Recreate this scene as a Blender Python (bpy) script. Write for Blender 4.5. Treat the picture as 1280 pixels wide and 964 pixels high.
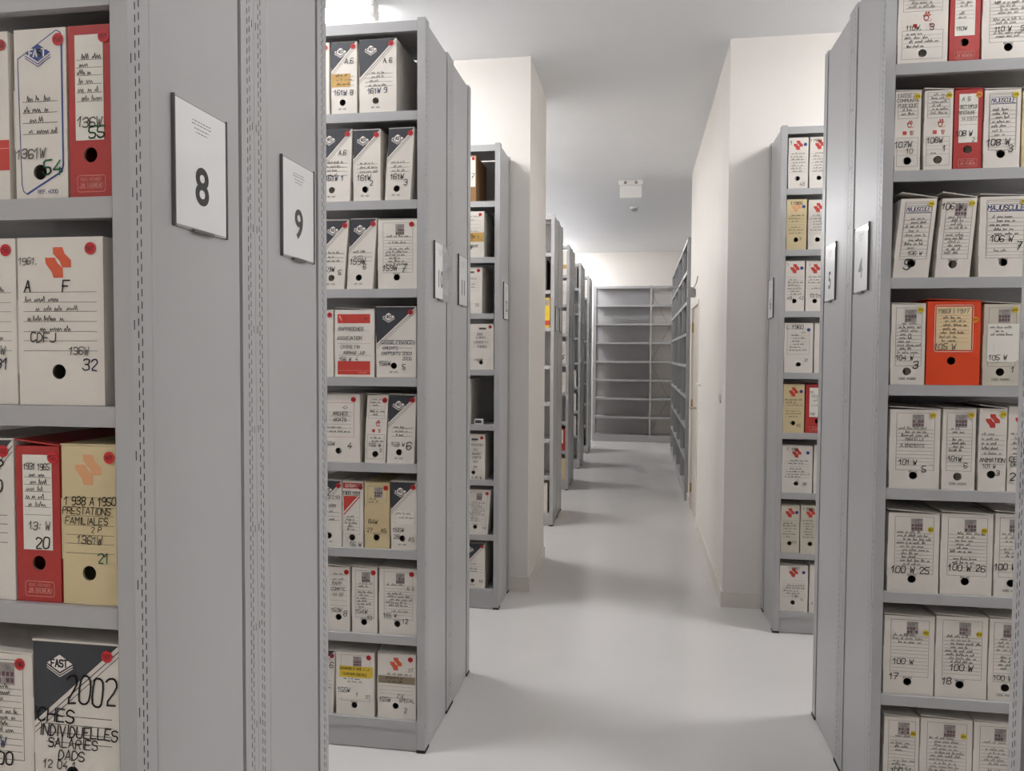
import bpy, bmesh, math, random
from mathutils import Vector, Matrix

scene = bpy.context.scene
COL = scene.collection
for _o in list(bpy.data.objects):
    bpy.data.objects.remove(_o)

# ---------------------------------------------------------------- camera
YAW, PITCH, ROLL, FPX = 0.1628, -0.0384, 0.0052, 974.5
F = Vector((-math.sin(YAW)*math.cos(PITCH), math.cos(YAW)*math.cos(PITCH), math.sin(PITCH)))
R0 = Vector((math.cos(YAW), math.sin(YAW), 0)); U0 = R0.cross(F)
R = R0*math.cos(ROLL) + U0*math.sin(ROLL)
U = -R0*math.sin(ROLL) + U0*math.cos(ROLL)
cam_data = bpy.data.cameras.new('camera')
cam_data.sensor_fit = 'HORIZONTAL'; cam_data.sensor_width = 36
cam_data.lens = FPX/1280*36; cam_data.clip_start = .05; cam_data.clip_end = 60
cam = bpy.data.objects.new('camera', cam_data); COL.objects.link(cam)
m = Matrix.Identity(4)
for i in range(3):
    m[i][0] = R[i]; m[i][1] = U[i]; m[i][2] = -F[i]
m[0][3], m[1][3], m[2][3] = 0, 0, 1.6
cam.matrix_world = m
scene.camera = cam

# ---------------------------------------------------------------- world, exposure, lamps
w = bpy.data.worlds.new('world'); scene.world = w; w.use_nodes = True
w.node_tree.nodes['Background'].inputs[0].default_value = (.9, .93, 1, 1)
w.node_tree.nodes['Background'].inputs[1].default_value = .05
vs = scene.view_settings
vs.view_transform = 'Standard'; vs.look = 'None'; vs.gamma = 1; vs.use_curve_mapping = False
vs.exposure = 0.0
LAMP_STRENGTH = 132.0   # downward face of the diffuser
LAMP_SIDE = 56.0         # its sides
LAMP_COLOR = (.985, .99, 1.0)
# centre x, centre y of every ceiling batten (they hang over the cross aisles)
# (the third number is the relative output, tuned to balance brightness along the room)
LAMPS = [(-2.5, -.1, .40), (-2.12, 2.49, 1.0), (-2.12, 4.25, .95), (-2.0, 6.62, 1.05), (-2.2, 8.6, 1.0), (-2.15, 10.45, 1.1), (-2.0, 12.25, 1.1), (-1.9, 14.15, 1.4),
         (2.45, -.1, .8), (2.45, 2.25, 1.15), (2.45, 4.13, 1.1)]

# ---------------------------------------------------------------- materials
MATS = {}
def lin(c):
    return tuple((x/12.92 if x <= .04045 else ((x+.055)/1.055)**2.4) for x in c)
def mat(name, rgb, rough=.6, noise=0.0, scale=8.0, bump=0.0, bscale=60.0, spec=.5, coat=0.0, metallic=0.0, emit=None, nstretch=(1, 1, 1)):
    """rgb is given as 0-255 sRGB"""
    mt = bpy.data.materials.new(name); mt.use_nodes = True
    nt = mt.node_tree; b = nt.nodes['Principled BSDF']
    c = lin([x/255 for x in rgb])
    b.inputs['Base Color'].default_value = (*c, 1)
    b.inputs['Roughness'].default_value = rough
    b.inputs['Specular IOR Level'].default_value = spec
    b.inputs['Coat Weight'].default_value = coat
    b.inputs['Metallic'].default_value = metallic
    if emit:
        b.inputs['Emission Color'].default_value = (*emit[0], 1); b.inputs['Emission Strength'].default_value = emit[1]
    if noise or bump:
        tc = nt.nodes.new('ShaderNodeTexCoord'); mp = nt.nodes.new('ShaderNodeMapping')
        mp.inputs['Scale'].default_value = nstretch
        nt.links.new(tc.outputs['Object'], mp.inputs['Vector'])
    if noise:
        n = nt.nodes.new('ShaderNodeTexNoise'); n.inputs['Scale'].default_value = scale; n.inputs['Detail'].default_value = 4
        r = nt.nodes.new('ShaderNodeValToRGB')
        r.color_ramp.elements[0].position = .3; r.color_ramp.elements[1].position = .7
        r.color_ramp.elements[0].color = (*[x*(1-noise) for x in c], 1)
        r.color_ramp.elements[1].color = (*[min(1, x*(1+noise*.6)) for x in c], 1)
        nt.links.new(mp.outputs[0], n.inputs['Vector']); nt.links.new(n.outputs['Fac'], r.inputs[0])
        nt.links.new(r.outputs[0], b.inputs['Base Color'])
    if bump:
        n2 = nt.nodes.new('ShaderNodeTexNoise'); n2.inputs['Scale'].default_value = bscale; n2.inputs['Detail'].default_value = 3
        bp = nt.nodes.new('ShaderNodeBump'); bp.inputs['Strength'].default_value = bump; bp.inputs['Distance'].default_value = .01
        nt.links.new(mp.outputs[0], n2.inputs['Vector']); nt.links.new(n2.outputs['Fac'], bp.inputs['Height'])
        nt.links.new(bp.outputs[0], b.inputs['Normal'])
    MATS[name] = mt
    return mt
mat('metal', (178, 177, 178), .38, noise=.012, scale=2.5, spec=.45)
mat('metal_panel', (178, 177, 178), .36, noise=.010, scale=1.2, spec=.45)
mat('recess_shade', (40, 40, 40), .8)  # shade inside slots and panel joints, put in as a dark colour
mat('foot', (28, 28, 28), .6)
mat('wall', (235, 230, 224), .75, noise=.012, scale=3, bump=.03, bscale=140, spec=.25)
mat('ceiling', (236, 237, 239), .85, noise=.012, scale=2, bump=.03, bscale=120, spec=.2)
mat('skirting', (228, 222, 214), .5, spec=.4)
mat('door', (212, 203, 190), .45, spec=.4)
mat('chrome', (190, 186, 180), .25, metallic=1.0)
mat('brass', (178, 150, 96), .35, metallic=1.0)
mat('white_plastic', (236, 235, 232), .4)
mat('grey_plastic', (150, 150, 147), .5)
mat('cable', (110, 105, 100), .6)
for _k in sorted({q[2] for q in LAMPS}):
    mat('lamp%s' % _k, (255, 255, 255), .5, emit=(LAMP_COLOR, LAMP_STRENGTH*_k))
    mat('lamp_side%s' % _k, (255, 255, 255), .5, emit=(LAMP_COLOR, LAMP_SIDE*_k))
mat('lamp_housing', (235, 234, 230), .4)
mat('paper', (230, 230, 230), .4, coat=.45)
mat('plate', (170, 170, 170), .2, spec=.6)
mat('plate_edge', (88, 88, 88), .3)
mat('number', (34, 34, 36), .3, coat=.6)
mat('tiny_print', (120, 120, 122), .5)
# cartons
mat('carton', (226, 219, 210), .62, noise=.05, scale=9, bump=.04, bscale=60)
mat('cream2', (206, 198, 182), .65, noise=.06, scale=9, bump=.04)
mat('beige', (214, 196, 154), .68, noise=.07, scale=8, bump=.04)
mat('kraft', (150, 112, 72), .75, noise=.08, scale=14, bump=.05)
mat('greybox', (120, 116, 110), .7, noise=.08, scale=10)
mat('red', (176, 52, 48), .5, noise=.10, scale=7, bump=.03)
mat('orange', (222, 70, 26), .45, noise=.05, scale=7)
mat('charcoal', (58, 60, 66), .55, noise=.08, scale=12)
mat('print_red', (196, 62, 52), .55, noise=.05, scale=20)
mat('print_orange', (214, 92, 58), .55, noise=.06, scale=20)
mat('paleorange', (224, 164, 118), .6, noise=.05, scale=20)
mat('print_blue', (50, 74, 136), .55)
mat('print_green', (30, 88, 66), .55)
mat('picture', (158, 150, 146), .6, noise=.35, scale=60)
mat('picture_dots', (108, 78, 84), .6, noise=.25, scale=80)
mat('label', (230, 226, 216), .55, noise=.03, scale=12)
mat('label_cream', (228, 206, 164), .55, noise=.04, scale=12)
mat('yellow', (222, 190, 62), .5, noise=.05, scale=12)
mat('tan', (196, 156, 86), .4, noise=.18, scale=18)
mat('tan2', (208, 186, 146), .55, noise=.10, scale=14)
mat('brown', (142, 128, 104), .4, noise=.10, scale=18)
mat('rule', (92, 87, 82), .7)
mat('ink_k', (36, 34, 36), .6)
mat('ink_p', (112, 106, 102), .7)
mat('ink_b', (52, 62, 104), .6)
mat('ink_g', (36, 112, 76), .6)
mat('ink_w', (238, 232, 226), .6)
mat('ink_l', (226, 150, 140), .6)
mat('dot_r', (200, 38, 44), .5)
mat('dot_y', (222, 196, 30), .5)
mat('dot_o', (232, 150, 40), .5)
mat('dot_u', (52, 70, 130), .5)
mat('dot_r0', (170, 42, 42), .5)
mat('inside', (96, 88, 76), .9)

def floor_mat():
    mt = bpy.data.materials.new('floor_epoxy'); mt.use_nodes = True; nt = mt.node_tree; b = nt.nodes['Principled BSDF']
    tc = nt.nodes.new('ShaderNodeTexCoord')
    n = nt.nodes.new('ShaderNodeTexNoise'); n.inputs['Scale'].default_value = 1.6; n.inputs['Detail'].default_value = 6
    r = nt.nodes.new('ShaderNodeValToRGB')
    c0 = lin((.848, .838, .830)); c1 = lin((.86, .85, .842))
    r.color_ramp.elements[0].position = .35; r.color_ramp.elements[0].color = (*c0, 1)
    r.color_ramp.elements[1].position = .65; r.color_ramp.elements[1].color = (*c1, 1)
    nt.links.new(tc.outputs['Object'], n.inputs['Vector']); nt.links.new(n.outputs['Fac'], r.inputs[0])
    nt.links.new(r.outputs[0], b.inputs['Base Color'])
    n2 = nt.nodes.new('ShaderNodeTexNoise'); n2.inputs['Scale'].default_value = 5; n2.inputs['Detail'].default_value = 5
    mr = nt.nodes.new('ShaderNodeMapRange'); mr.inputs[3].default_value = .13; mr.inputs[4].default_value = .22
    nt.links.new(tc.outputs['Object'], n2.inputs['Vector']); nt.links.new(n2.outputs['Fac'], mr.inputs[0]); nt.links.new(mr.outputs[0], b.inputs['Roughness'])
    n3 = nt.nodes.new('ShaderNodeTexNoise'); n3.inputs['Scale'].default_value = 14; n3.inputs['Detail'].default_value = 2
    bp = nt.nodes.new('ShaderNodeBump'); bp.inputs['Strength'].default_value = .012; bp.inputs['Distance'].default_value = .01
    nt.links.new(tc.outputs['Object'], n3.inputs['Vector']); nt.links.new(n3.outputs['Fac'], bp.inputs['Height']); nt.links.new(bp.outputs[0], b.inputs['Normal'])
    b.inputs['Specular IOR Level'].default_value = .5
    MATS['floor'] = mt
floor_mat()

# ---------------------------------------------------------------- mesh helpers
class MB:
    """collects faces (with material names) and links them as ONE mesh object; T maps local points to world"""
    def __init__(s, T=None, flip=False):
        s.v = []; s.f = []; s.m = []; s.names = []; s.T = T; s.flip = flip
    def mi(s, n):
        if n not in s.names: s.names.append(n)
        return s.names.index(n)
    def face(s, pts, mname):
        k = len(s.v); s.v += [tuple(p) for p in pts]
        ix = list(range(k, k+len(pts)))
        s.f.append(ix[::-1] if s.flip else ix); s.m.append(s.mi(mname))
    def box(s, x0, x1, y0, y1, z0, z1, mname, skip=''):
        p = [(x, y, z) for z in (z0, z1) for y in (y0, y1) for x in (x0, x1)]
        for key, q in (('d', (0, 2, 3, 1)), ('u', (4, 5, 7, 6)), ('f', (0, 1, 5, 4)), ('b', (2, 6, 7, 3)), ('l', (0, 4, 6, 2)), ('r', (1, 3, 7, 5))):
            if key not in skip: s.face([p[i] for i in q], mname)
    def rbox(s, x0, x1, y0, y1, z0, z1, c, mname):
        """box with chamfered edges"""
        bm = bmesh.new()
        bmesh.ops.create_cube(bm, size=1)
        for v in bm.verts:
            v.co = Vector((x0 if v.co.x < 0 else x1, y0 if v.co.y < 0 else y1, z0 if v.co.z < 0 else z1))
        bmesh.ops.bevel(bm, geom=bm.edges[:], offset=c, segments=2, affect='EDGES')
        for f in bm.faces: s.face([v.co[:] for v in f.verts], mname)
        bm.free()
    def cyl(s, c, axis, r, h, mname, n=20, r2=None):
        """closed cylinder (or cone frustum) from c along axis"""
        a = Vector(axis).normalized(); e1 = a.orthogonal().normalized(); e2 = a.cross(e1); c = Vector(c)
        r2 = r if r2 is None else r2
        A = [c + (e1*math.cos(2*math.pi*i/n) + e2*math.sin(2*math.pi*i/n))*r for i in range(n)]
        B_ = [c + a*h + (e1*math.cos(2*math.pi*i/n) + e2*math.sin(2*math.pi*i/n))*r2 for i in range(n)]
        for i in range(n):
            j = (i+1) % n
            s.face([A[i], A[j], B_[j], B_[i]], mname)
        s.face(A[::-1], mname); s.face(B_, mname)
    def tube(s, pts, r, mname, n=8):
        for a, b in zip(pts[:-1], pts[1:]):
            d = Vector(b)-Vector(a)
            s.cyl(a, d, r, d.length, mname, n)
    def ribbon(s, pts, y, wd, mname):
        """pen stroke in the x-z plane at depth y"""
        for (ax, az), (bx, bz) in zip(pts[:-1], pts[1:]):
            dx, dz = bx-ax, bz-az; L = math.hypot(dx, dz)
            if L < 1e-7: continue
            ux, uz = dx/L*wd/2, dz/L*wd/2
            ax2, az2, bx2, bz2 = ax-ux*.8, az-uz*.8, bx+ux*.8, bz+uz*.8
            s.face([(ax2+uz, y, az2-ux), (bx2+uz, y, bz2-ux), (bx2-uz, y, bz2+ux), (ax2-uz, y, az2+ux)], mname)
    def rect(s, x0, x1, z0, z1, y, mname):
        s.face([(x0, y, z0), (x1, y, z0), (x1, y, z1), (x0, y, z1)], mname)
    def frame(s, x0, x1, z0, z1, y, wd, mname, rnd=0):
        if rnd:
            pts = []
            for cx, cz, a0 in ((x1-rnd, z1-rnd, 0), (x0+rnd, z1-rnd, 90), (x0+rnd, z0+rnd, 180), (x1-rnd, z0+rnd, 270)):
                pts += [(cx+rnd*math.cos(math.radians(a0+k*30)), cz+rnd*math.sin(math.radians(a0+k*30))) for k in range(4)]
        else:
            pts = [(x0, z0), (x1, z0), (x1, z1), (x0, z1)]
        s.ribbon(pts+[pts[0]], y, wd, mname)
    def build(s, name, parent=None, smooth=False):
        me = bpy.data.meshes.new(name)
        vv = [s.T(*p) for p in s.v] if s.T else s.v
        me.from_pydata([tuple(p) for p in vv], [], s.f)
        for n in s.names: me.materials.append(MATS[n])
        me.polygons.foreach_set('material_index', s.m)
        if smooth: me.polygons.foreach_set('use_smooth', [True]*len(s.f))
        me.update()
        o = bpy.data.objects.new(name, me); COL.objects.link(o)
        if parent is not None: o.parent = parent
        return o

def thing(name, label, cat, loc=(0, 0, 0), group=None):
    o = bpy.data.objects.new(name, None); COL.objects.link(o)
    o.empty_display_size = .1
    o.location = loc; o['label'] = label; o['category'] = cat
    if group: o['group'] = group
    return o
def struct(o, label=None):
    o['kind'] = 'structure'
    if label: o['label'] = label
    return o

# ---------------------------------------------------------------- pen letters
GL = {}
for line in '''A 00,26,40;12,32|B 00,06,36,45,44,33,03;33,42,41,30,00|C 45,36,16,05,01,10,30,41|D 00,06,26,44,42,20,00|E 46,06,00,40;03,33|F 46,06,00;03,33
G 45,36,16,05,01,10,30,41,43,23|H 00,06;40,46;03,43|I 20,26|J 46,41,30,10,01|K 00,06;46,03,40|L 06,00,40|M 00,06,23,46,40|N 00,06,40,46|O 16,05,01,10,30,41,45,36,16
P 00,06,36,45,44,33,03|Q 16,05,01,10,30,41,45,36,16;21,40|R 00,06,36,45,44,33,03;23,40|S 45,36,16,05,04,13,33,42,41,30,10,01|T 06,46;26,20|U 06,01,10,30,41,46|V 06,20,46
W 06,10,24,30,46|X 00,46;06,40|Y 06,23,46;23,20|Z 06,46,00,40|0 16,05,01,10,30,41,45,36,16|1 04,26,20|2 05,16,36,45,44,00,40|3 05,16,36,45,44,33,13;33,42,41,30,10,01
4 36,02,42;33,30|5 46,06,03,33,42,41,30,10,01|6 45,36,16,05,01,10,30,41,42,33,13,02|7 06,46,10;13,33|8 13,04,05,16,36,45,44,33,13,02,01,10,30,41,42,33|9 44,33,13,04,05,16,36,45,41,30,10
. 20,21|, 21,1z|? 05,16,36,45,44,23,22;20,21|- 13,33|: 21,22;24,25'''.replace('\n', '|').split('|'):
    ch, st = line.split(' ', 1)
    GL[ch] = [[(int(q[0]), -1 if q[1] == 'z' else int(q[1])) for q in part.split(',')] for part in st.split(';')]
CURVED = set('BCDGJOPQRSU0235689?')
def chaikin(p):
    q = [p[0]]
    for a_, b_ in zip(p[:-1], p[1:]):
        q += [(a_[0]*.75+b_[0]*.25, a_[1]*.75+b_[1]*.25), (a_[0]*.25+b_[0]*.75, a_[1]*.25+b_[1]*.75)]
    q.append(p[-1])
    return q
NARROW = {'I': .4, '1': .75, '.': .4, ',': .4, ':': .5, ' ': .7}
def pen(mb, txt, cx, cz, h, y, wd, mname, rng, maxw=9, slant=.10, jit=.25, ratio=.62):
    adv = [h*ratio*NARROW.get(c, 1)*1.28 for c in txt]
    tot = sum(adv); k = min(1, maxw/tot) if tot else 1
    x = cx - tot*k/2
    for c, a in zip(txt, adv):
        for st in GL.get(c, []):
            sx = h*ratio*k/4; off = (a*k/1.28 - h*ratio*k)/2
            dj = rng.uniform(-.06, .06)*h*(1 if jit else 0)
            pts = [(x+off+(px+rng.uniform(-jit, jit))*sx+(pz/6-.5)*h*slant, cz+dj+((pz+rng.uniform(-jit, jit))/6-.5)*h) for px, pz in st]
            if c in CURVED and h > .009: pts = chaikin(pts)
            mb.ribbon(pts, y, wd, mname)
        x += a*k
def scribble(mb, x0, x1, z, h, y, wd, mname, rng):
    """a line of joined-up handwriting too small to read"""
    x = x0
    while x < x1-h*.6:
        n = rng.randint(2, 6); pts = [(x, z)]
        for _ in range(n):
            up = rng.choice((.45, .5, .55, .6, 1.0))
            pts += [(x+h*.16, z+h*up), (x+h*.34, z+h*rng.uniform(-.05, .12))]
            x += h*rng.uniform(.34, .5)
            if x > x1: break
        mb.ribbon(pts, y, wd, mname)
        x += h*rng.uniform(.4, .9)
LV=[0.125, 0.47, 0.818, 1.165, 1.51, 1.862, 2.21, 2.555]
BOXES=[
 (8, 6, -1.1265, 0.1038, 0.287, 0.0,'bandbox','sliver of cream box with red band at picture edge',{'st': 'r0'}),
 (8, 6, -1.0116, 0.0986, 0.287, 0.0,'blueline','white box with blue outline numbered 54',{'st': 'r','t': [('1361W',0.32, 0.27, 0.055,'p'), ('54',0.74, 0.19, 0.085,'g')]}),
 (8, 6, -0.918, 0.0786, 0.287, 0.0,'red','faded red box numbered 55 next to white box 54',{'st': 'r','t': [('136W',0.52, 0.44, 0.055,'p'), ('55',0.68, 0.38, 0.07,'g')]}),
 (8, 5, -1.1331, 0.1313, 0.287, 0.0,'logo','white box cut by the left picture edge beside box CDFJ',{'st': 'r','t': [('W',0.8, 0.325, 0.05,'p'), ('31',0.78, 0.245, 0.065,'b')]}),
 (8, 5, -0.9795, 0.1631, 0.287, 0.0,'logo','white box with orange emblem lettered CDFJ',{'st': 'r','t': [('A',0.13, 0.71, 0.07,'k'), ('F',0.58, 0.71, 0.07,'k'), ('CDFJ',0.3, 0.405, 0.055,'k'), ('136W',0.72, 0.325, 0.045,'p'), ('32',0.85, 0.245, 0.065,'b'), ('1961.',0.13, 0.86, 0.04,'p')]}),
 (8, 4, -1.1462, 0.136, 0.2822, 0.0,'fast','white box with striped corner left of faded red box 20',{'st': 'r','t': [('?',0.82, 0.83, 0.08,'k'), ('0',0.8, 0.71, 0.08,'k')]}),
 (8, 4, -1.0311, 0.0852, 0.2728, 0.0,'red','faded red box numbered 20 beside beige box',{'st': 'r','t': [('1931 1965',0.5, 0.87, 0.04,'k'), ('13: W',0.55, 0.49, 0.05,'p'), ('20',0.62, 0.38, 0.07,'k')]}),
 (8, 4, -0.9299, 0.1069, 0.2757, 0.0,'logo','beige box with pale emblem dated 1938 to 1950',{'st': 'r','col': 'beige','lc': 'paleorange','t': [('1 938 A 1950',0.52, 0.655, 0.05,'k'), ('PRESTATIONS',0.45, 0.592, 0.043,'k'), ('FAMILIALES',0.45, 0.53, 0.043,'k'), ('2 P',0.62, 0.475, 0.035,'k'), ('1361W',0.5, 0.41, 0.05,'p'), ('21',0.74, 0.3, 0.06,'g')],'scr': 0}),
 (8, 3, -1.1364, 0.1734, 0.25, 0.0,'lined','white box with printed picture, left of box 2002',{'st': 'r','t': [('W',0.66, 0.36, 0.07,'b'), ('00',0.68, 0.24, 0.09,'k')],'px': 0.69}),
 (8, 3, -0.9616, 0.1673, 0.278, 0.0,'fast','white box with dark corner reading 2002 Fiches Individuelles',{'st': 'r','t': [('2002',0.69, 0.7, 0.175,'k'), ('ICHES',0.25, 0.535, 0.085,'k'), ('INDIVIDUELLES',0.53, 0.435, 0.07,'k'), ('SALARIES',0.46, 0.358, 0.06,'k'), ('DADS',0.44, 0.282, 0.06,'k'), ('12 04 1',0.3, 0.215, 0.05,'k')],'scr': 0}),
 (10, 8, -1.2959, 0.1182, 0.2854, 0.0,'plain','sliver of cream box left of box 161W 8',{'st': 'r'}),
 (10, 8, -1.1742, 0.1056, 0.2851, 0.0,'fast','dark cornered box 161W 8 with yellowed tape',{'st': 'r','tape': ('tan',0.0, 0.38, 0.75, 0.56),'t': [('A.6',0.72, 0.73, 0.07,'k'), ('161W 8',0.5, 0.3, 0.07,'b')]}),
 (10, 8, -1.0337, 0.1515, 0.287, 0.0,'fast','broad dark cornered box 161W 9',{'st': 'r','t': [('A 6',0.78, 0.7, 0.065,'k'), ('161W 9',0.5, 0.3, 0.07,'b')]}),
 (10, 7, -1.2201, 0.137, 0.2871, 0.04,'fast','dark cornered box 161W 1, partly hidden',{'st': 'r','t': [('A.6',0.74, 0.68, 0.065,'k'), ('161W 1',0.52, 0.33, 0.07,'b')]}),
 (10, 7, -1.0801, 0.111, 0.2792, 0.0,'fast','dark cornered box 161W 2',{'st': 'r','t': [('161W',0.42, 0.33, 0.075,'k'), ('2',0.68, 0.25, 0.07,'k')]}),
 (10, 7, -0.9541, 0.1033, 0.2805, 0.062,'fast','dark cornered box 161W 3',{'st': 'r','t': [('161W',0.45, 0.33, 0.075,'k'), ('3',0.8, 0.25, 0.08,'k')]}),
 (10, 6, -1.2277, 0.098, 0.2738, 0.0788,'fast','leaning dark cornered box 159W 5',{'st': 'r','t': [('159W',0.3, 0.29, 0.07,'k'), ('5',0.8, 0.24, 0.07,'k')]}),
 (10, 6, -1.1112, 0.1073, 0.2773, 0.0695,'fast','leaning dark cornered box 159W 6',{'st': 'r','t': [('159W',0.38, 0.4, 0.08,'k'), ('6',0.66, 0.32, 0.07,'k')]}),
 (10, 6, -0.9538, 0.1598, 0.2721, 0.0,'lined','white box with printed picture 159W 7',{'st': 'r','t': [('159W',0.32, 0.3, 0.075,'k'), ('7',0.68, 0.3, 0.11,'g')]}),
 (10, 5, -1.2749, 0.1027, 0.2676, 0.0,'plain','sliver of white box left of red banded box 156W 4',{'st': 'r'}),
 (10, 5, -1.1337, 0.1649, 0.2694, 0.0,'bands','white box with two red bands 156W 4',{'st': None,'t': [('RAPPROCHES',0.42, 0.715, 0.05,'k'), ('ASSOCIATION',0.38, 0.58, 0.05,'k'), ('CAISSE FIN',0.4, 0.45, 0.045,'k'), ('ARRANG JUD',0.5, 0.36, 0.045,'k'), ('156 W  4',0.36, 0.265, 0.055,'k')],'scr': 0}),
 (10, 5, -0.9598, 0.1636, 0.2791, 0.0,'fast','dark cornered box 156W 5',{'st': 'r','t': [('CAISSE FINANCES',0.55, 0.5, 0.048,'b'), ('CREDITS',0.36, 0.42, 0.045,'b'), ('RAPPORTS 2003',0.52, 0.34, 0.045,'b'), ('2006',0.78, 0.27, 0.045,'b'), ('156W',0.22, 0.2, 0.06,'k'), ('5',0.7, 0.155, 0.07,'k')],'scr': 0}),
 (10, 4, -1.2024, 0.1787, 0.273, 0.0,'frame','white box with framed label 155W 4',{'st': 'r','t': [('ARCHES',0.55, 0.72, 0.05,'k'), ('BOATS',0.55, 0.63, 0.05,'k'), ('155W',0.3, 0.27, 0.055,'k'), ('4',0.78, 0.25, 0.09,'k')]}),
 (10, 4, -1.0486, 0.0853, 0.2719, 0.0467,'shell','narrow white box with red printed emblem 155W 5',{'st': 'r','t': [('155 W',0.48, 0.265, 0.055,'k'), ('5',0.78, 0.19, 0.05,'k')]}),
 (10, 4, -0.9427, 0.1119, 0.2737, 0.0376,'fast','dark cornered box 158W 6',{'st': 'r','t': [('158 W',0.4, 0.28, 0.06,'k'), ('6',0.82, 0.26, 0.11,'k')]}),
 (10, 3, -1.239, 0.0983, 0.2688, 0.0,'fast','dark cornered box, partly hidden, left of red triangle box',{'st': 'r','t': [('17.2.93',0.65, 0.75, 0.05,'k'), ('VRM',0.6, 0.62, 0.05,'k')]}),
 (10, 3, -1.1419, 0.0865, 0.2665, 0.0,'redtri','narrow box with red band and red triangle dated 1989',{'st': 'r0','t': [('1989 1991',0.45, 0.83, 0.06,'k'), ('16 W',0.66, 0.05, 0.07,'k')]}),
 (10, 3, -1.0397, 0.1031, 0.2652, 0.0,'lined','beige box with printed picture 84W 27',{'st': 'r','col': 'beige','ov': ('tan2',0.03, 0.26, 0.97, 0.7),'t': [('84W',0.35, 0.41, 0.065,'k'), ('27',0.22, 0.28, 0.06,'k'), ('A5',0.78, 0.28, 0.06,'k')],'scr': 2}),
 (10, 3, -0.9274, 0.1062, 0.2722, 0.0,'fast','dark cornered box 156W 28',{'st': 'r','ov': ('paper',0.2, 0.38, 0.9, 0.57),'t': [('156W',0.3, 0.29, 0.06,'k'), ('28',0.22, 0.19, 0.06,'k'), ('A5',0.8, 0.155, 0.06,'k')],'scr': 2}),
 (10, 2, -1.2039, 0.0957, 0.2635, 0.0,'frame0','cream box 153W 8',{'st': 'r','t': [('153W',0.42, 0.33, 0.06,'k'), ('8',0.82, 0.28, 0.08,'k'), ('RAPP',0.45, 0.75, 0.05,'k'), ('COMPTE',0.5, 0.66, 0.05,'k'), ('14 97',0.5, 0.57, 0.05,'k')],'scr': 2}),
 (10, 2, -1.093, 0.1051, 0.2666, 0.0,'lined','cream box with printed picture 154W',{'st': 'r','t': [('154W',0.4, 0.33, 0.065,'k'), ('10',0.72, 0.24, 0.06,'k')]}),
 (10, 2, -0.9524, 0.1578, 0.2678, 0.0,'lined','white box with printed picture 155W 12',{'st': 'r','t': [('A. 5',0.84, 0.71, 0.05,'k'), ('155 W',0.3, 0.29, 0.06,'k'), ('12',0.7, 0.21, 0.07,'k')]}),
 (10, 1, -1.2893, 0.1158, 0.2603, 0.0456,'fast','sliver of dark cornered box on lowest shelf',{'st': 'r0','t': [('6',0.9, 0.77, 0.09,'k')]}),
 (10, 1, -1.1337, 0.1625, 0.2618, 0.0,'lined','white box with yellow label strip 155W 1',{'st': 'r','ov': ('yellow',0.09, 0.6, 0.97, 0.78),'ov2': ('paper',0.03, 0.27, 0.97, 0.6),'t': [('155W',0.22, 0.4, 0.07,'b'), ('1',0.56, 0.33, 0.06,'k'), ('ST',0.85, 0.31, 0.05,'k'), ('DEMANDE D AIDE A LA',0.5, 0.74, 0.035,'k'), ('COHESION SOCIALE',0.5, 0.655, 0.035,'k')],'scr': 2}),
 (10, 1, -0.9574, 0.1603, 0.2654, 0.0,'logo','white box with red emblem and brown tape 155W 2',{'st': 'r','tape': ('brown',0.02, 0.545, 0.98, 0.66),'t': [('ST',0.88, 0.77, 0.05,'k'), ('155W',0.2, 0.29, 0.065,'k'), ('Z.V.',0.62, 0.36, 0.06,'k'), ('SPECIAL',0.78, 0.29, 0.05,'k'), ('2',0.74, 0.14, 0.07,'k')],'scr': 3}),
 (12, 8, -1.0801, 0.1204, 0.2859, 0.0,'kraft','brown cardboard box with white label, rack before the pillar',{'st': 'r','t': [('7',0.86, 0.55, 0.11,'k')]}),
 (12, 7, -1.0562, 0.1767, 0.2849, 0.0,'frame0','white box with yellow tape band, rack before the pillar',{'st': 'r','tape': ('tan',0.0, 0.34, 1, 0.54),'t': [('155M 1',0.6, 0.44, 0.07,'k'), ('WERB.ME',0.6, 0.25, 0.05,'k')],'scr': 4}),
 (12, 6, -1.0617, 0.164, 0.2863, 0.0,'maj0','white box with small grey logo, rack before the pillar',{'st': 'r','t': [('13',0.82, 0.18, 0.06,'k')],'scr': 4}),
 (12, 5, -0.9835, 0.159, 0.287, 0.0,'maj0','white box filling the middle shelf, rack before the pillar',{'st': 'r','t': [('2005',0.45, 0.77, 0.045,'k'), ('V. MEMES',0.5, 0.7, 0.04,'k'), ('LEADERS A 5',0.5, 0.6, 0.04,'k'), ('THEMES',0.55, 0.5, 0.045,'k'), ('270506',0.4, 0.215, 0.04,'k')],'scr': 0}),
 (12, 4, -1.1094, 0.1168, 0.2861, 0.0,'plain','grey sided box behind a blank white card',{'st': None}),
 (12, 3, -1.0305, 0.1485, 0.2829, 0.0,'maj0','white box with dense handwriting, rack before the pillar',{'st': 'r','t': [('CAR',0.55, 0.88, 0.05,'k'), ('SYSTEMES',0.68, 0.77, 0.045,'k'), ('A.G.',0.6, 0.67, 0.045,'k'), ('BUDGET',0.66, 0.575, 0.045,'k'), ('COMPTE',0.66, 0.49, 0.045,'k'), ('A02',0.6, 0.4, 0.045,'k'), ('MAI',0.6, 0.28, 0.045,'k'), ('1. M. W',0.65, 0.04, 0.06,'k')],'scr': 0}),
 (12, 2, -1.018, 0.1612, 0.2797, 0.0712,'lined','leaning white box with printed picture, rack before the pillar',{'st': 'r','t': [('13',0.85, 0.15, 0.06,'k')]}),
 (12, 1, -1.0255, 0.1441, 0.287, 0.0,'fast','dark cornered box on lowest shelf before the pillar',{'st': 'r','t': [('18',0.82, 0.16, 0.06,'k')]}),
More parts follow.
